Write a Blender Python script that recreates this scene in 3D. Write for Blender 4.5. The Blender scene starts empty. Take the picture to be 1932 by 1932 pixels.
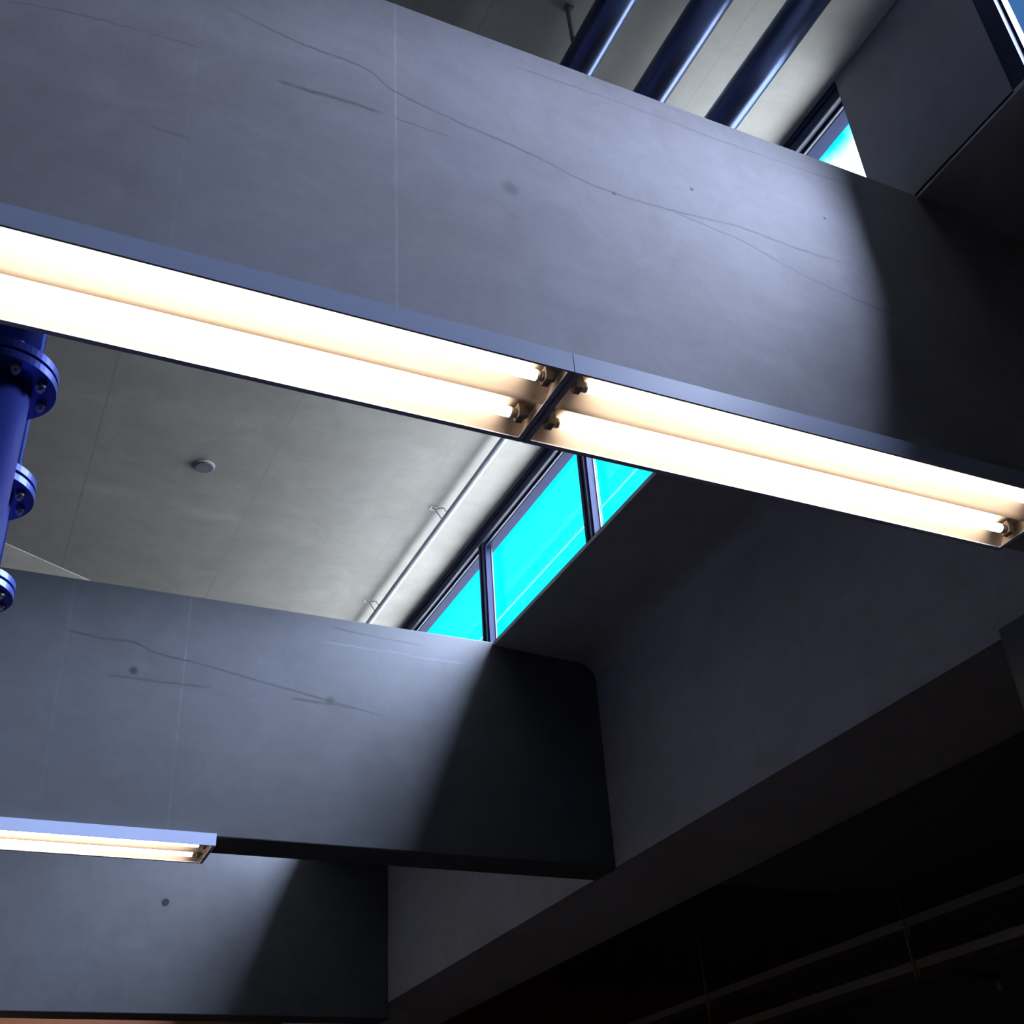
import bpy, bmesh, math
from mathutils import Vector, Matrix
C = bpy.context.scene.collection
CZ = 1.6                                   # eye height above the floor; all heights below are given from the eye
# ------------------------------------------------------------------ camera
cam = bpy.data.cameras.new('camera'); co = bpy.data.objects.new('camera', cam); C.objects.link(co)
RT = Vector((0.90683464, -0.41737828, -0.05870531)); UP = Vector((-0.18253984, -0.51445089, 0.83786604)); FW = Vector((0.37990808, 0.74908988, 0.54271004))
m = Matrix((RT, UP, -FW)).transposed().to_4x4(); m.translation = Vector((0, 0, CZ)); co.matrix_world = m
cam.sensor_width = 36; cam.lens = 41.114; cam.clip_start = 0.05; cam.clip_end = 500
bpy.context.scene.camera = co
vs = bpy.context.scene.view_settings
bpy.context.scene.display_settings.display_device = 'sRGB'
vs.view_transform = 'Standard'; vs.look = 'None'; vs.gamma = 1; vs.use_curve_mapping = False; vs.exposure = 0.0
# ------------------------------------------------------------------ world: saturated blue sky with one bright cloud
w = bpy.data.worlds.new('sky'); bpy.context.scene.world = w; w.use_nodes = True
nt = w.node_tree; nt.nodes.clear()
def nd(t, k, **kw):
    n = t.nodes.new(k)
    for a, b in kw.items(): setattr(n, a, b)
    return n
out = nd(nt, 'ShaderNodeOutputWorld'); bg = nd(nt, 'ShaderNodeBackground'); nt.links.new(bg.outputs[0], out.inputs[0])
tc = nd(nt, 'ShaderNodeTexCoord')
sp = nd(nt, 'ShaderNodeSeparateXYZ'); nt.links.new(tc.outputs['Generated'], sp.inputs[0])
dv = nd(nt, 'ShaderNodeVectorMath', operation='DISTANCE'); dv.inputs[1].default_value = (0.575, 0.45, 0.69)
no = nd(nt, 'ShaderNodeTexNoise'); no.inputs['Scale'].default_value = 9; no.inputs['Detail'].default_value = 5
nt.links.new(tc.outputs['Generated'], dv.inputs[0]); nt.links.new(tc.outputs['Generated'], no.inputs['Vector'])
ad = nd(nt, 'ShaderNodeMath', operation='MULTIPLY_ADD'); ad.inputs[1].default_value = 0.12
nt.links.new(no.outputs[0], ad.inputs[0]); nt.links.new(dv.outputs['Value'], ad.inputs[2])
cr = nd(nt, 'ShaderNodeMapRange', interpolation_type='SMOOTHSTEP'); cr.inputs['From Min'].default_value = 0.142; cr.inputs['From Max'].default_value = 0.118
nt.links.new(ad.outputs[0], cr.inputs['Value'])
mx = nd(nt, 'ShaderNodeMix', data_type='RGBA'); mx.inputs['A'].default_value = (0.0, 1.15, 1.6, 1); mx.inputs['B'].default_value = (2.2, 2.3, 2.4, 1)
yr = nd(nt, 'ShaderNodeMapRange'); yr.inputs['From Min'].default_value = 0.33; yr.inputs['From Max'].default_value = 0.40; nt.links.new(sp.outputs['Y'], yr.inputs['Value'])
bl = nd(nt, 'ShaderNodeMix', data_type='RGBA'); bl.inputs['A'].default_value = (0.06, 0.17, 0.42, 1); bl.inputs['B'].default_value = (0.0, 1.15, 1.6, 1)
nt.links.new(yr.outputs['Result'], bl.inputs['Factor']); nt.links.new(bl.outputs['Result'], mx.inputs['A'])
nt.links.new(cr.outputs['Result'], mx.inputs['Factor']); 
hz = nd(nt, 'ShaderNodeMapRange'); hz.inputs['From Min'].default_value = -0.02; hz.inputs['From Max'].default_value = 0.02
nt.links.new(sp.outputs['Z'], hz.inputs['Value'])
m2 = nd(nt, 'ShaderNodeMix', data_type='RGBA'); m2.inputs['A'].default_value = (0.5, 0.5, 0.55, 1)
nt.links.new(hz.outputs['Result'], m2.inputs['Factor']); nt.links.new(mx.outputs['Result'], m2.inputs['B']); nt.links.new(m2.outputs['Result'], bg.inputs['Color'])
bg.inputs['Strength'].default_value = 1.0
# ------------------------------------------------------------------ hazy sun, low over the flat roof to the right
sl = bpy.data.lights.new('sun', 'SUN'); so = bpy.data.objects.new('sun', sl); C.objects.link(so)
sl.energy = 56.0; sl.angle = math.radians(58); sl.color = (0.80, 0.82, 1.12)
so.rotation_euler = Vector((-1.0, 0.45, -0.80)).to_track_quat('-Z', 'Y').to_euler(); so.location = (6, -4, 8)

# ------------------------------------------------------------------ materials
def new_mat(name):
    mt = bpy.data.materials.new(name); mt.use_nodes = True
    t = mt.node_tree; b = t.nodes['Principled BSDF']
    return mt, t, b
def simple(name, col, rough=0.5, metal=0.0, vary=0.12, scale=14, spec=0.5):
    mt, t, b = new_mat(name)
    p = nd(t, 'ShaderNodeNewGeometry'); n = nd(t, 'ShaderNodeTexNoise'); n.inputs['Scale'].default_value = scale; n.inputs['Detail'].default_value = 4
    t.links.new(p.outputs['Position'], n.inputs['Vector'])
    r = nd(t, 'ShaderNodeMix', data_type='RGBA')
    r.inputs['A'].default_value = tuple(c * (1 - vary) for c in col) + (1,); r.inputs['B'].default_value = tuple(min(1, c * (1 + vary)) for c in col) + (1,)
    t.links.new(n.outputs[0], r.inputs['Factor']); t.links.new(r.outputs['Result'], b.inputs['Base Color'])
    b.inputs['Roughness'].default_value = rough; b.inputs['Metallic'].default_value = metal; b.inputs['Specular IOR Level'].default_value = spec
    return mt
def mth(t, op, a, b=None, c=None, clamp=False):
    n = nd(t, 'ShaderNodeMath', operation=op, use_clamp=clamp)
    for i, v in enumerate((a, b, c)):
        if v is None: continue
        if isinstance(v, (int, float)): n.inputs[i].default_value = v
        else: t.links.new(v, n.inputs[i])
    return n.outputs[0]
def concrete(name, col, marks=(), joints=(), dots=(), panels=None, rough=0.62, plane='XZ', blot=0.22):
    """board-cast concrete: cloudy tone, fine grain, panel joints, and cracks (polyline, half width, strength) lying in the face"""
    mt, t, b = new_mat(name)
    g = nd(t, 'ShaderNodeNewGeometry'); s = nd(t, 'ShaderNodeSeparateXYZ'); t.links.new(g.outputs['Position'], s.inputs[0])
    def noise(scale, det=6, rg=0.6, dist=0.0, vec=None):
        n = nd(t, 'ShaderNodeTexNoise'); n.inputs['Scale'].default_value = scale; n.inputs['Detail'].default_value = det
        n.inputs['Roughness'].default_value = rg; n.inputs['Distortion'].default_value = dist
        t.links.new(vec or g.outputs['Position'], n.inputs['Vector']); return n.outputs[0]
    big = noise(1.1, 5, 0.6, 0.6); mid = noise(5.5, 6, 0.65, 0.8); fin = noise(60, 4, 0.7)
    mp = nd(t, 'ShaderNodeMapping'); mp.inputs['Scale'].default_value = (1.2, 1.2, 7) if plane == 'XZ' else (1, 3.5, 1); t.links.new(g.outputs['Position'], mp.inputs['Vector'])
    streak = noise(2.0, 5, 0.6, 0.3, mp.outputs[0])
    v = mth(t, 'MULTIPLY_ADD', big, blot * 2.0, 1 - blot)
    v = mth(t, 'MULTIPLY', v, mth(t, 'MULTIPLY_ADD', mid, 0.44, 0.78))
    v = mth(t, 'MULTIPLY', v, mth(t, 'MULTIPLY_ADD', fin, 0.16, 0.92))
    v = mth(t, 'MULTIPLY', v, mth(t, 'MULTIPLY_ADD', streak, 0.18, 0.91))
    X = s.outputs['X']; V2 = s.outputs['Z'] if plane == 'XZ' else s.outputs['Y']
    wob = mth(t, 'MULTIPLY_ADD', noise(22, 3), 0.012, -0.006)
    for (x, halfw, gain) in joints:                       # joints running along the second axis
        d = mth(t, 'ABSOLUTE', mth(t, 'SUBTRACT', mth(t, 'MULTIPLY_ADD', wob, 0.3, X), x))
        k = mth(t, 'SUBTRACT', 1.0, mth(t, 'DIVIDE', d, halfw), clamp=True)
        k = mth(t, 'MULTIPLY', k, mth(t, 'MULTIPLY_ADD', mid, 2.4, -0.7, clamp=True))
        v = mth(t, 'MULTIPLY', v, mth(t, 'MULTIPLY_ADD', k, gain, 1.0))
    off = CZ if plane == 'XZ' else 0
    for (pts, halfw, gain) in marks:
        x0, x1 = pts[0][0], pts[-1][0]; z0 = min(p[1] for p in pts); zr = max(max(p[1] for p in pts) - z0, 0.004)
        u = mth(t, 'DIVIDE', mth(t, 'SUBTRACT', X, x0), x1 - x0)
        fc = nd(t, 'ShaderNodeFloatCurve'); cv = fc.mapping.curves[0]
        cv.points[0].location = (0, (pts[0][1] - z0) / zr); cv.points[1].location = (1, (pts[-1][1] - z0) / zr)
        for p in pts[1:-1]: cv.points.new((p[0] - x0) / (x1 - x0), (p[1] - z0) / zr)
        fc.mapping.update(); t.links.new(mth(t, 'MULTIPLY', u, 1.0, clamp=True), fc.inputs['Value'])
        zc = mth(t, 'MULTIPLY_ADD', fc.outputs[0], zr, z0 + off)
        d = mth(t, 'ABSOLUTE', mth(t, 'SUBTRACT', mth(t, 'ADD', V2, wob), zc))
        k = mth(t, 'SUBTRACT', 1.0, mth(t, 'DIVIDE', d, halfw), clamp=True)
        e = mth(t, 'MULTIPLY', mth(t, 'MULTIPLY', u, 14.0, clamp=True), mth(t, 'MULTIPLY', mth(t, 'SUBTRACT', 1.0, u), 9.0, clamp=True))
        k = mth(t, 'MULTIPLY', mth(t, 'MULTIPLY', k, e), mth(t, 'MULTIPLY_ADD', mid, 2.2, -0.35, clamp=True))
        v = mth(t, 'MULTIPLY', v, mth(t, 'MULTIPLY_ADD', k, gain, 1.0))
    for (x, z, r, gain) in dots:
        d2 = mth(t, 'ADD', mth(t, 'POWER', mth(t, 'SUBTRACT', X, x), 2.0), mth(t, 'POWER', mth(t, 'SUBTRACT', V2, z + off), 2.0))
        k = mth(t, 'SUBTRACT', 1.0, mth(t, 'DIVIDE', d2, r * r), clamp=True)
        v = mth(t, 'MULTIPLY', v, mth(t, 'MULTIPLY_ADD', k, gain, 1.0))
    if panels:
        bt = nd(t, 'ShaderNodeTexBrick', offset=0.0); bt.inputs['Scale'].default_value = 1; bt.inputs['Brick Width'].default_value = panels[0]; bt.inputs['Row Height'].default_value = panels[1]
        bt.inputs['Mortar Size'].default_value = 0.004; bt.inputs['Color1'].default_value = (0.90,) * 3 + (1,); bt.inputs['Color2'].default_value = (1.08,) * 3 + (1,); bt.inputs['Mortar'].default_value = (0.62,) * 3 + (1,)
        m_ = nd(t, 'ShaderNodeMapping'); m_.inputs['Location'].default_value = (panels[2], panels[3], 0); t.links.new(g.outputs['Position'], m_.inputs['Vector']); t.links.new(m_.outputs[0], bt.inputs['Vector'])
        v = mth(t, 'MULTIPLY', v, bt.outputs['Color'])
    hue = nd(t, 'ShaderNodeMix', data_type='RGBA'); hue.inputs['A'].default_value = (col[0] * 1.05, col[1], col[2] * 0.93, 1); hue.inputs['B'].default_value = (col[0] * 0.95, col[1], col[2] * 1.08, 1)
    t.links.new(big, hue.inputs['Factor'])
    sc = nd(t, 'ShaderNodeVectorMath', operation='SCALE'); t.links.new(hue.outputs['Result'], sc.inputs[0]); t.links.new(v, sc.inputs['Scale'])
    t.links.new(sc.outputs[0], b.inputs['Base Color'])
    b.inputs['Roughness'].default_value = rough; b.inputs['Specular IOR Level'].default_value = 0.35
    bp = nd(t, 'ShaderNodeBump'); bp.inputs['Strength'].default_value = 0.25; bp.inputs['Distance'].default_value = 0.004
    t.links.new(mid, bp.inputs['Height']); t.links.new(bp.outputs[0], b.inputs['Normal'])
    return mt
CON = (0.36, 0.35, 0.372)
b1_marks = [
 ([(0.2, 2.72), (0.348, 2.675), (0.473, 2.656), (0.559, 2.657), (0.675, 2.597), (0.793, 2.569), (1.069, 2.525), (1.325, 2.476), (1.497, 2.482), (1.605, 2.493), (1.754, 2.508), (1.98, 2.495), (2.2, 2.51)], 0.0065, -0.5),
 ([(0.37, 2.483), (0.452, 2.486), (0.534, 2.492), (0.655, 2.491)], 0.010, -0.6),
 ([(0.675, 2.49), (0.732, 2.487), (0.84, 2.486)], 0.004, -0.4),
 ([(1.49, 2.482), (1.618, 2.466), (1.742, 2.449), (1.882, 2.404), (2.027, 2.371), (2.32, 2.33)], 0.005, -0.45),
 ([(1.0, 2.885), (1.449, 2.896), (1.83, 2.888), (2.35, 2.93)], 0.006, -0.3),
 ([(0.10, 2.19), (0.14, 2.187), (0.19, 2.188)], 0.006, -0.35),
 ([(-0.25, 2.45), (-0.031, 2.496), (0.22, 2.514)], 0.006, -0.3)]
M_beam1 = concrete('beam_concrete', CON, b1_marks, [(0.684, 0.005, 0.45), (0.18, 0.004, 0.15)], [(1.597, 2.606, 0.009, -0.7), (1.322, 2.474, 0.008, -0.6), (2.098, 2.684, 0.008, -0.6), (1.0, 2.36, 0.03, -0.3)])
b2_marks = [
 ([(0.25, 2.70), (0.394, 2.682), (0.481, 2.676), (0.592, 2.679), (0.71, 2.639), (0.801, 2.624), (0.892, 2.615), (1.078, 2.584), (1.268, 2.552), (1.433, 2.525), (1.658, 2.488), (1.83, 2.46), (2.0, 2.432)], 0.009, -0.6),
 ([(0.50, 2.493), (0.727, 2.486), (1.02, 2.489)], 0.009, -0.5),
 ([(1.40, 2.484), (1.546, 2.482), (1.76, 2.472)], 0.011, -0.6),
 ([(1.60, 2.925), (1.827, 2.904), (2.15, 2.892)], 0.007, -0.5),
 ([(1.55, 2.822), (1.68, 2.829), (1.827, 2.823), (1.95, 2.829), (2.12, 2.818), (2.4, 2.828)], 0.008, 0.45)]
CON_DIM = (0.082, 0.087, 0.094)  # beam concrete darkened: the far beams' dimmer light is put into the colour
M_beam2 = concrete('cracked_concrete_dimmed', CON_DIM, b2_marks, [(0.863, 0.008, 0.5), (0.30, 0.012, 0.2)], [(0.627, 2.528, 0.026, -0.75), (1.61, 2.50, 0.03, -0.5)])
M_con = concrete('dimmed_concrete', CON_DIM, joints=[(0.95, 0.008, 0.2)])
M_wall = concrete('wall_concrete', (0.35, 0.335, 0.335), blot=0.12)
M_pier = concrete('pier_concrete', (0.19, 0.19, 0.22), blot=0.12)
M_roof = concrete('roof_concrete', (0.46, 0.435, 0.375), joints=[(0.285, 0.007, -0.45), (1.19, 0.006, -0.35), (2.08, 0.005, -0.2)], marks=[([(-0.6, 5.86), (0.3, 5.80), (1.1, 5.86), (1.5, 5.86)], 0.10, 0.16), ([(-0.4, 4.95), (0.4, 5.0), (1.2, 4.9)], 0.16, 0.12)], plane='XY', blot=0.16)
M_plaster = concrete('pale_plaster', (0.92, 0.88, 0.76), plane='XY', blot=0.08)
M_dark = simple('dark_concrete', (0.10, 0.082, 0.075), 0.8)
M_hole = simple('hole_shade_black', (0.012, 0.012, 0.013), 0.9)
M_floor = simple('floor_screed', (0.15, 0.14, 0.136), 0.6)
M_orange = simple('ochre_paint', (0.20, 0.06, 0.012), 0.6)
M_deck = simple('pale_bounce_deck', (0.86, 0.80, 0.64), 0.9, scale=40)
M_bluepaint = simple('blue_gloss_paint', (0.036, 0.058, 0.33), 0.36, 0.5, 0.08, 6)
M_pipegrey = simple('slate_blue_gloss_paint', (0.11, 0.14, 0.25), 0.28, 0.85, 0.08, 6)
M_bolt = simple('zinc_bolt', (0.35, 0.37, 0.42), 0.35, 0.7)
M_conduit = simple('white_conduit', (0.62, 0.64, 0.66), 0.3, 0.0, 0.05)
M_frame = simple('navy_window_frame', (0.016, 0.022, 0.06), 0.6, 0.0, 0.08, spec=0.12)
M_frameedge = simple('silver_window_trim', (0.07, 0.08, 0.12), 0.4, 0.0, 0.04)
M_rail = simple('cyan_tinted_rail', (0.015, 0.6, 0.6), 0.5)
M_house = simple('light_grey_enamel', (0.50, 0.58, 0.80), 0.4, 0.0, 0.05, 5)
M_refl = simple('white_reflector', (0.62, 0.54, 0.47), 0.45, 0.0, 0.04, 10)
M_socket = simple('grey_lampholder', (0.32, 0.28, 0.25), 0.5)
M_metal = simple('aluminium_cap', (0.75, 0.72, 0.68), 0.3, 0.9)
M_tray = simple('galvanised_tray', (0.15, 0.125, 0.09), 0.6, 0.0)
M_box = simple('grey_box_cover', (0.20, 0.21, 0.23), 0.5)
M_rim = simple('white_rim', (0.7, 0.72, 0.75), 0.4)
M_eave = simple('pale_eave', (0.62, 0.60, 0.72), 0.7)
def emis(name, col, k):
    mt, t, b = new_mat(name); b.inputs['Base Color'].default_value = (0.9, 0.9, 0.9, 1); b.inputs['Emission Color'].default_value = col + (1,); b.inputs['Emission Strength'].default_value = k
    return mt
M_tube = emis('lit_tube', (1.0, 0.80, 0.62), 16.0)
M_glass, t, b = new_mat('window_glass')
t.nodes.remove(b); tr = nd(t, 'ShaderNodeBsdfTransparent'); tr.inputs[0].default_value = (0.90, 0.96, 0.97, 1); gl = nd(t, 'ShaderNodeBsdfGlossy'); gl.inputs['Roughness'].default_value = 0.02
ms = nd(t, 'ShaderNodeMixShader'); ms.inputs[0].default_value = 0.02; t.links.new(tr.outputs[0], ms.inputs[1]); t.links.new(gl.outputs[0], ms.inputs[2]); t.links.new(ms.outputs[0], t.nodes['Material Output'].inputs[0])

# ------------------------------------------------------------------ mesh helpers
def box(bm, x0, x1, y0, y1, z0, z1):
    r = bmesh.ops.create_cube(bm, size=1)
    bmesh.ops.scale(bm, vec=(x1 - x0, y1 - y0, z1 - z0), verts=r['verts']); bmesh.ops.translate(bm, vec=((x0 + x1) / 2, (y0 + y1) / 2, (z0 + z1) / 2), verts=r['verts'])
def tube(bm, pts, r, n=24, cap=True):
    pts = [Vector(p) for p in pts]; rings = []; ref = None
    for i, p in enumerate(pts):
        d = (pts[min(i + 1, len(pts) - 1)] - pts[max(i - 1, 0)]).normalized()
        if ref is None: ref = Vector((0, 0, 1)) if abs(d.z) < 0.9 else Vector((1, 0, 0))
        a = d.cross(ref).normalized(); c = a.cross(d).normalized(); ref = c
        rr = r[i] if isinstance(r, (list, tuple)) else r
        rings.append([bm.verts.new(p + (a * math.cos(k * 2 * math.pi / n) + c * math.sin(k * 2 * math.pi / n)) * rr) for k in range(n)])
    for A, B in zip(rings, rings[1:]):
        for k in range(n): bm.faces.new((A[k], A[(k + 1) % n], B[(k + 1) % n], B[k])).smooth = True
    if cap: bm.faces.new(rings[0][::-1]); bm.faces.new(rings[-1])
def ring(bm, c, ro, ri, z0, z1, n=40):
    vs_ = []
    for rr, z in ((ri, z0), (ro, z0), (ro, z1), (ri, z1)):
        vs_.append([bm.verts.new((c[0] + rr * math.cos(k * 2 * math.pi / n), c[1] + rr * math.sin(k * 2 * math.pi / n), z)) for k in range(n)])
    for j in range(4):
        A, B = vs_[j], vs_[(j + 1) % 4]
        for k in range(n): bm.faces.new((A[k], A[(k + 1) % n], B[(k + 1) % n], B[k]))
def prism(bm, prof, x0, x1):                # profile in (y, z), extruded along x
    A = [bm.verts.new((x0, p[0], p[1])) for p in prof]; B = [bm.verts.new((x1, p[0], p[1])) for p in prof]; n = len(prof)
    for k in range(n): bm.faces.new((A[k], A[(k + 1) % n], B[(k + 1) % n], B[k]))
    bm.faces.new(A[::-1]); bm.faces.new(B)
def prismy(bm, prof, y0, y1):               # profile in (x, z), extruded along y
    A = [bm.verts.new((p[0], y0, p[1])) for p in prof]; B = [bm.verts.new((p[0], y1, p[1])) for p in prof]; n = len(prof)
    for k in range(n): bm.faces.new((A[k], A[(k + 1) % n], B[(k + 1) % n], B[k]))
    bm.faces.new(A[::-1]); bm.faces.new(B)
def prismz(bm, prof, z0, z1):
    A = [bm.verts.new((p[0], p[1], z0)) for p in prof]; B = [bm.verts.new((p[0], p[1], z1)) for p in prof]; n = len(prof)
    for k in range(n): bm.faces.new((A[k], A[(k + 1) % n], B[(k + 1) % n], B[k]))
    bm.faces.new(A[::-1]); bm.faces.new(B)
def obj(name, bm, mat, parent=None, bevel=0.0, loc=None):
    bmesh.ops.recalc_face_normals(bm, faces=bm.faces)
    me = bpy.data.meshes.new(name)
    o = bpy.data.objects.new(name, me)
    if loc is not None:                     # put the origin at loc while the mesh stays where it was drawn
        bmesh.ops.translate(bm, vec=-Vector(loc), verts=bm.verts); o.location = loc
    bm.to_mesh(me); bm.free(); C.objects.link(o)
    me.materials.append(mat)
    if parent: o.parent = parent
    if bevel:
        bv = o.modifiers.new('bevel', 'BEVEL'); bv.width = bevel; bv.segments = 2; bv.limit_method = 'ANGLE'
    return o
def thing(name, label, cat, loc, group=None):
    o = bpy.data.objects.new(name, None); C.objects.link(o); o.location = loc; o.empty_display_size = 0.1
    return tag(o, label, cat, group)
def tag(o, label, cat, group=None):
    o['label'] = label; o['category'] = cat
    if group: o['group'] = group
    return o
def struct(name, bm, mat, **k):
    o = obj(name, bm, mat, **k); o['kind'] = 'structure'; return o
def B(*a):
    bm = bmesh.new(); box(bm, *a); return bm
def copy_tree(o, parent=None):
    c = o.copy(); C.objects.link(c); c.parent = parent
    for ch in list(o.children): copy_tree(ch, c)
    return c

# ------------------------------------------------------------------ measures (from the eye)
T, BO, RF = 2.98, 1.752, 3.80               # top of the beams, underside of the beams, underside of the roof
Y1, Y2, Y3 = 1.85, 5.38, 8.95               # faces of the three beams
XS, XW, XO = 2.554, 3.196, 3.94             # ledge edge, wall face, outer edge of the wall
XL = -5.0
Z = lambda z: z + CZ
# ------------------------------------------------------------------ the setting
struct('floor', B(XL - .2, 9.2, -3.2, 12.2, -0.1, 0), M_floor)
struct('wall_left', B(XL - .2, XL, -3, 12, 0, Z(RF)), M_wall)
struct('wall_front', B(XL - .2, 9.2, -3.2, -3, 0, Z(RF) + .2), M_wall)
struct('wall_back', B(XL - .2, 9.2, 12, 12.2, 0, Z(RF) + .2), M_orange)
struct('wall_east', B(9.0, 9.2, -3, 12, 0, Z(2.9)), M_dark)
bm = bmesh.new(); box(bm, XL - .2, XS + .03, -3, 12, Z(RF), Z(RF) + .2)
struct('ceiling', bm, M_roof)
# the wall under the clerestory: deep edge wall with a ledge reaching inward at its top
bm = bmesh.new()
N = 10; arc = [((1-u)**2*3.07 + 2*u*(1-u)*XW + u*u*XW, (1-u)**2*(T-.045) + 2*u*(1-u)*(T-.06) + u*u*(T-.15)) for u in [k / N for k in range(N + 1)]]
prismy(bm, [(XW, Z(BO)), (XO, Z(BO)), (XO, Z(T)), (XS, Z(T)), (XS, Z(T - .02))] + [(a, Z(c)) for a, c in arc], -3, 12)
for f in bm.faces: f.smooth = len(f.verts) == 4 and 3.06 < f.calc_center_median().x < XW - .0001 and f.calc_center_median().z < Z(T - .03)
struct('wall_right', bm, M_wall)
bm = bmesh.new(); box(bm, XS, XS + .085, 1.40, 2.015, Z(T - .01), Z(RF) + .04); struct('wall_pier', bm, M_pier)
bm = bmesh.new(); box(bm, XS, XS + .28, -3, .30, Z(T - .01), Z(RF) + .04); struct('wall_pier', bm, M_pier)  # added out of view: shortens the near window to shade the first beam's left
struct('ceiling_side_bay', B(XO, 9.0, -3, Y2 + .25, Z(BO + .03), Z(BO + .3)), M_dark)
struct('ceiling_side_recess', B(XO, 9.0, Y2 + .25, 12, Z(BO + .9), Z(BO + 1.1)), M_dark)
bm = bmesh.new(); prismy(bm, [(2.66, Z(T + .001)), (XO, Z(T + .001)), (XO + .001, Z(T - .1)), (16, Z(T - .1)), (16, Z(T + .012)), (2.66, Z(T + .012))], -10, 20)
struct('trim_bounce_deck', bm, M_deck)  # unseen deck, added pale to bounce sunlight up onto the ceiling
bm = bmesh.new(); prismy(bm, [(XS + .03, Z(RF) + .0), (2.66, Z(RF) + .03), (2.765, Z(3.84)), (2.765, Z(4.02)), (XS + .03, Z(4.02))], -4, 13)
struct('trim_eave', bm, M_eave)
bm = bmesh.new(); prismz(bm, [(-4.95, 3.80), (1.2, 7.275), (1.2, 8.6), (-4.95, 8.6)], Z(RF) - .004, Z(RF) + .01)
struct('ceiling_patch', bm, M_plaster)

# ------------------------------------------------------------------ concrete beams
def beam(y, th, zb, mat, label, x1=XW + .02):
    bm = bmesh.new(); box(bm, XL, x1, y, y + th, Z(zb), Z(T))
    o = obj('concrete_beam', bm, mat, loc=(0, y, Z(zb)), bevel=0.006)
    return tag(o, label, 'beam')
beam(Y1, 0.25, BO, M_beam1, 'deep bare concrete beam right above the long double light fixture, nearest of three')
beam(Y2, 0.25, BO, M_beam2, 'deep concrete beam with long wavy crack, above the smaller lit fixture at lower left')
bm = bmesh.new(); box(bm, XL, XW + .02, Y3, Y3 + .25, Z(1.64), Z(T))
# far beam's tie hole as a black plug; the recess shade is its colour
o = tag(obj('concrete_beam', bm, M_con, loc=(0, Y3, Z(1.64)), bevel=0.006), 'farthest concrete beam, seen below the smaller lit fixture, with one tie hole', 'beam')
bm = bmesh.new(); tube(bm, [(1.477, Y3 - .002, Z(2.405)), (1.477, Y3 + .03, Z(2.405))], 0.026)
hole = obj('tie_hole', bm, M_hole, o); hole.location = -Vector((0, Y3, Z(1.64)))
# square column below the end of the first beam
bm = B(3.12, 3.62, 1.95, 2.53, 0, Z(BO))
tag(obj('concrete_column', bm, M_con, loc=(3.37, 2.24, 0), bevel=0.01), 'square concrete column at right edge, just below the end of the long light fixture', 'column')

# ------------------------------------------------------------------ clerestory windows
def window(name, y0, y1, mull, label_n):
    e = bpy.data.objects.new(name, None); C.objects.link(e); e['kind'] = 'structure'; e.location = (XS + .03, y0, Z(T + .005))
    def add(nm, bm, mat):
        o = obj(nm, bm, mat, loc=e.location); o.parent = e; o.location = (0, 0, 0); return o
    zh = 3.683
    bm = bmesh.new()                           # stepped head rail
    box(bm, 2.56, 2.67, y0, y1, Z(zh + .03), Z(RF) + .03); box(bm, 2.575, 2.66, y0, y1, Z(zh + .012), Z(zh + .031)); box(bm, 2.59, 2.65, y0, y1, Z(zh - .012), Z(zh + .013))
    box(bm, 2.552, 2.561, y0, y1, Z(zh + .075), Z(zh + .085))
    add('head_rail', bm, M_frame)
    bm = bmesh.new(); box(bm, 2.555, 2.574, y0, y1, Z(zh + .012), Z(zh + .022)); box(bm, 2.578, 2.589, y0, y1, Z(zh - .008), Z(zh + .001)); add('bright_bead', bm, M_frameedge)
    if name == 'window_2':
        bm = bmesh.new(); box(bm, 2.557, 2.60, y1 - .062, y1, Z(T + .005), Z(zh + .05)); box(bm, 2.585, 2.62, y1 - .07, y1, Z(T + .005), Z(zh + .05)); add('jamb', bm, M_frame)
    bm = bmesh.new(); box(bm, 2.59, 2.65, y0, y1, Z(T + .005), Z(T + .045)); add('sill_rail', bm, M_frame)
    for ym in mull:
        bm = bmesh.new(); box(bm, 2.572, 2.62, ym - .04, ym + .04, Z(T + .005), Z(zh + .05))
        box(bm, 2.558, 2.575, ym - .028, ym - .012, Z(T + .005), Z(zh + .05)); box(bm, 2.558, 2.575, ym + .008, ym + .03, Z(T + .005), Z(zh + .05))
        add('mullion', bm, M_frame)
        bm = bmesh.new(); box(bm, 2.609, 2.616, ym - .044, ym - .0402, Z(T + .005), Z(zh + .0)); add('bright_bead', bm, M_frameedge)
    ys = [y0] + list(mull) + [y1]
    for a, c in zip(ys, ys[1:]):
        bm = bmesh.new(); box(bm, 2.622, 2.628, a + (.041 if a in mull else 0), c - (.041 if c in mull else 0), Z(T + .01), Z(zh + .02)); add('pane', bm, M_glass)
    return e
window('window_1', 2.016, 11.99, [2.96, 4.23, 5.50, 6.77, 8.04, 9.31, 10.58], 1)
window('window_2', 0.301, 1.399, [0.85], 2)
# pale rail outside the glass
e = thing('outdoor_rail', 'thin pale rail outside the cyan window panes, crossing them in a faint diagonal line', 'rail', (2.90, 1.7, Z(T + .005)))
bm = bmesh.new(); tube(bm, [(0, -5, .52), (0, 11, .52)], 0.007, 8); obj('rail', bm, M_rail, e)
for yy in (0, 9.6, -4):
    bm = bmesh.new(); tube(bm, [(0, yy, 0), (0, yy, .52)], 0.01, 8); obj('post', bm, M_rail, e)

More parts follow.
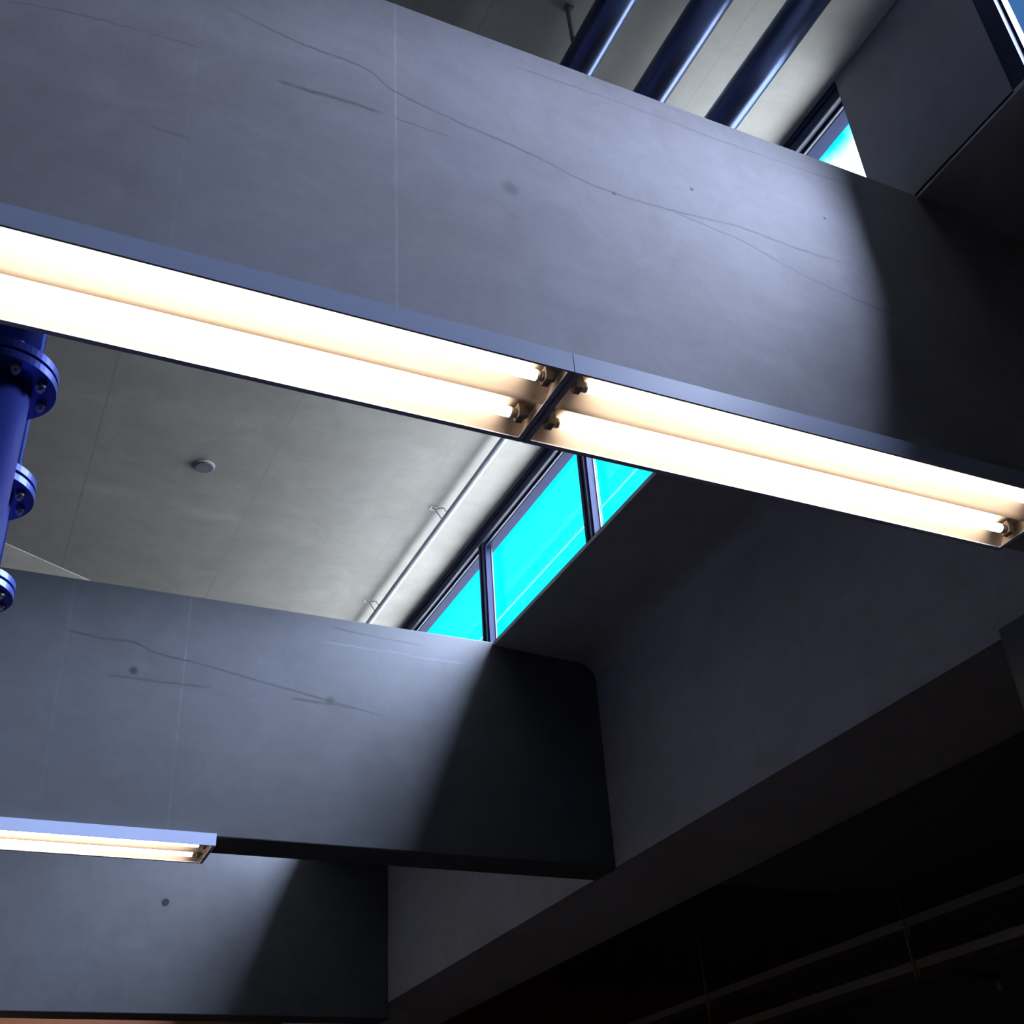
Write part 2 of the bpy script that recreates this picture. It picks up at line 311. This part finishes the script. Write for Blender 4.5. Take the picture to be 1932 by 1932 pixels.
# ------------------------------------------------------------------ fluorescent fixtures
FW_, FH, FL = 0.1425, 0.056, 1.565
def fixture(label, loc):
    e = thing('fluorescent_light', label, 'light fixture', loc, 'twin tube fluorescent fixtures under the beams')
    h = FL / 2 - .001
    bm = bmesh.new()
    box(bm, -h, h, -FW_, -FW_ + .0035, -FH, 0); box(bm, -h, h, FW_ - .0035, FW_, -FH, 0); box(bm, -h, h, -FW_ + .003, FW_ - .003, -.004, 0)
    box(bm, -h, h, -FW_ + .003, -FW_ + .006, -FH, -FH + .003); box(bm, -h, h, FW_ - .0145, FW_ - .003, -FH, -FH + .003)
    obj('housing', bm, M_house, e)
    half = lambda c: [(c - .0665 + .133 * k / 16, -.012 - .038 * abs(-1 + k / 8) ** 2.6) for k in range(17)]
    prof = half(-.0690) + half(.0645)
    prof = [(-.1368, -.053)] + prof + [(.1318, -.053)]
    bm = bmesh.new(); lo = [[bm.verts.new((x, p[0], p[1])) for p in prof] for x in (-h + .004, h - .004)]; hi = [[bm.verts.new((x, p[0], p[1] + .002)) for p in prof] for x in (-h + .004, h - .004)]
    for R_ in (lo, hi):
        for k in range(len(prof) - 1): bm.faces.new((R_[0][k], R_[0][k + 1], R_[1][k + 1], R_[1][k])).smooth = k != 17
    for k in (0, 1):
        for q in range(len(prof) - 1): bm.faces.new((lo[k][q], lo[k][q + 1], hi[k][q + 1], hi[k][q]))
    for q in (0, -1): bm.faces.new((lo[0][q], lo[1][q], hi[1][q], hi[0][q]))
    obj('reflector', bm, M_refl, e)
    for s in (-1, 1):
        bm = bmesh.new(); box(bm, min(s * h, s * (h - .0035)), max(s * h, s * (h - .0035)), -FW_ + .0036, FW_ - .0036, -FH, -.0045); box(bm, min(s * h, s * (h - .0145)), max(s * h, s * (h - .0145)), -FW_ + .004, FW_ - .004, -FH, -FH + .003)
        ec = obj('end_cap', bm, M_house, e)
        bm = bmesh.new(); box(bm, min(s * (h - .0038), s * (h - .005)), max(s * (h - .0038), s * (h - .005)), -FW_ + .012, FW_ - .012, -FH + .004, -.014); obj('inner_face', bm, M_refl, ec)
    for y in (-.080, .066):
        bm = bmesh.new(); tube(bm, [(-.715, y, -.036), (.715, y, -.036)], 0.013, 24); tb = obj('tube', bm, M_tube, e)
        for s in (-1, 1):
            bm = bmesh.new(); tube(bm, [(s * .7155, y, -.036), (s * .732, y, -.036)], 0.0128, 20); obj('tube_end', bm, M_metal, tb)
            bm = bmesh.new(); prism(bm, [(y - .014, -.052), (y + .014, -.052), (y + .019, -.036), (y + .016, -.014), (y - .016, -.014), (y - .019, -.036)], min(s * .733, s * .752), max(s * .733, s * .752))
            box(bm, min(s * .752, s * .764), max(s * .752, s * .764), y - .008, y + .008, -.04, -.014)
            obj('lampholder', bm, M_socket, e, bevel=.002)
    return e
YC = 1.9055
JX = 1.0785
f0 = fixture('left unit of the long near light fixture, passing above the blue pipes', (JX - FL / 2, YC, Z(BO)))
f1 = copy_tree(f0); f1.location = (JX + FL / 2, YC, Z(BO)); f1['label'] = 'right unit of the long near light fixture, ending at the right edge'
f2 = copy_tree(f0); f2.location = (JX - FL / 2, 5.333 + FW_, Z(BO)); f2['label'] = 'smaller far twin tube light fixture at lower left under the cracked beam'

# ------------------------------------------------------------------ flanged blue standpipes
def standpipe(y, label):
    e = thing('blue_standpipe', label, 'pipe', (-.111, y, 0), 'flanged blue pipes at the left edge')
    zf = Z(1.975)
    bm = bmesh.new(); tube(bm, [(0, 0, 0), (0, 0, zf - .012)], .078, 48); obj('lower_pipe', bm, M_bluepaint, e)
    bm = bmesh.new(); tube(bm, [(0, 0, zf + .012), (0, 0, Z(RF))], .078, 48); obj('upper_pipe', bm, M_bluepaint, e)
    for s in (-1, 1):
        bm = bmesh.new(); ring(bm, (0, 0), .138, .075, zf + s * .016 - .012, zf + s * .016 + .012, 56); obj('flange', bm, M_bluepaint, e, bevel=.0015)
    bm = bmesh.new(); ring(bm, (0, 0), .122, .075, zf - .004, zf + .004, 40); obj('gasket', bm, M_dark, e)
    for k in range(8):
        a = k * math.pi / 4 + .3; cx, cy = .109 * math.cos(a), .109 * math.sin(a)
        bm = bmesh.new(); tube(bm, [(cx, cy, zf - .052), (cx, cy, zf + .050)], .007, 10); tube(bm, [(cx, cy, zf - .042), (cx, cy, zf - .0282)], .013, 6); tube(bm, [(cx, cy, zf + .0282), (cx, cy, zf + .042)], .013, 6)
        obj('bolt', bm, M_bolt, e)
    return e
p0 = standpipe(2.60, 'nearest thick blue standpipe with wide bolted flange at left edge below the fixture')
p1 = copy_tree(p0); p1.location = (-.111, 3.12, 0); p1['label'] = 'second blue standpipe, its flange peeking out halfway down behind the nearest pipe'
p2 = copy_tree(p0); p2.location = (-.111, 3.74, 0); p2['label'] = 'farthest blue standpipe, only its bright blue flange showing against the cracked beam'

# ------------------------------------------------------------------ three round ducts under the roof of the near bay
def duct(x, z, label):
    e = thing('round_pipe', label, 'pipe', (x, 0, Z(z)), 'round pipes under the near roof')
    r = .062; pts = [(0, -2.95, 0), (0, 3.0, 0)] + [(0, 3.0 + .12 * math.sin(a), .12 - .12 * math.cos(a)) for a in [math.radians(d) for d in range(15, 91, 15)]] + [(0, 3.12, RF - z)]
    bm = bmesh.new(); tube(bm, pts, r, 40); obj('pipe_run', bm, M_pipegrey, e)
    return e
d0 = duct(1.50, 3.56, 'leftmost of three dark round pipes under the roof at the top')
for y in (2.14,):
    bm = bmesh.new(); tube(bm, [(-.045, y, .03), (-.05, y, RF - 3.56)], .008, 10); box(bm, -.065, -.03, y - .015, y + .015, RF - 3.56 - .008, RF - 3.56); obj('hanger_rod', bm, M_bolt, d0)
d1 = duct(1.80, 3.56, 'middle of three dark round pipes under the roof at the top')
d2 = duct(2.11, 3.56, 'rightmost of three dark round pipes, ending behind the dark window pier')

# ------------------------------------------------------------------ white conduit with clips
XC, ZC = 2.272, 3.735
e = thing('white_conduit', 'thin white conduit running diagonally under the roof beside the cyan window', 'conduit', (XC, 3.4, Z(ZC)))
bm = bmesh.new(); tube(bm, [(0, 0, 0), (0, 8.5, 0)], .019, 24); obj('conduit_run', bm, M_conduit, e)
for y in (5.36 - 3.4, 6.56 - 3.4, 7.8 - 3.4, 4.16 - 3.4):
    zt = RF - ZC; bm = bmesh.new()
    tube(bm, [(-.018, y, -.006), (-.045, y + .01, zt - .02), (-.06, y, zt - .012), (-.082, y - .01, zt - .008), (-.06, y - .015, zt - .02), (-.045, y - .04, zt - .02), (-.030, y - .06, zt - .03), (-.012, y - .075, -.012)], .003, 6)
    cl = obj('clip', bm, M_bolt, e)
    bm = bmesh.new(); box(bm, -.095, -.055, y - .02, y + .02, zt - .005, zt - .001); obj('foot_plate', bm, M_conduit, cl)

# ------------------------------------------------------------------ round junction box cover on the roof
e = thing('ceiling_box', 'small round grey box cover on the concrete roof behind the long fixture', 'box cover', (.862, 5.39, Z(RF)))
bm = bmesh.new(); tube(bm, [(0, 0, 0), (0, 0, -.012), (0, 0, -.015)], [.052, .052, .046], 40); obj('cover', bm, M_box, e)
bm = bmesh.new(); ring(bm, (0, 0), .057, .0525, -.008, 0); obj('rim', bm, M_rim, e)

# ------------------------------------------------------------------ cable trays in the dark side bay
def tray(z, label):
    e = thing('cable_tray', label, 'cable tray', (5.0, 3.5, Z(z)), 'stacked cable trays in the dark side bay')
    L = 5.5
    bm = bmesh.new(); box(bm, 0, .006, 0, L, 0, .05); obj('side_rail', bm, M_tray, e)
    bm = bmesh.new(); box(bm, .194, .2, 0, L, 0, .05); obj('side_rail', bm, M_tray, e)
    bm = bmesh.new(); box(bm, .006, .194, 0, L, 0, .004); obj('tray_base', bm, M_tray, e)
    for y in (1.75, 3.82):
        bm = bmesh.new(); box(bm, 0, .60, y, y + .04, -.045, -.001); box(bm, .59, .60, y, y + .04, -.09, -.001); obj('bracket', bm, M_tray, e)
    return e
tray(1.50, 'upper of two dark cable trays at the lower right corner')
tray(1.27, 'lower of two dark cable trays at the lower right corner')
e = thing('tray_hanger', 'thin threaded rods tying the two cable trays to the dark ceiling', 'hanger', (4.995, 5.27, Z(1.2)))
for y in (0, 2.07):
    bm = bmesh.new(); tube(bm, [(-.01, y, 0), (-.01, y, (BO + .03 if y == 0 else BO + .9) - 1.2)], .006, 8); obj('rod', bm, M_tray, e)
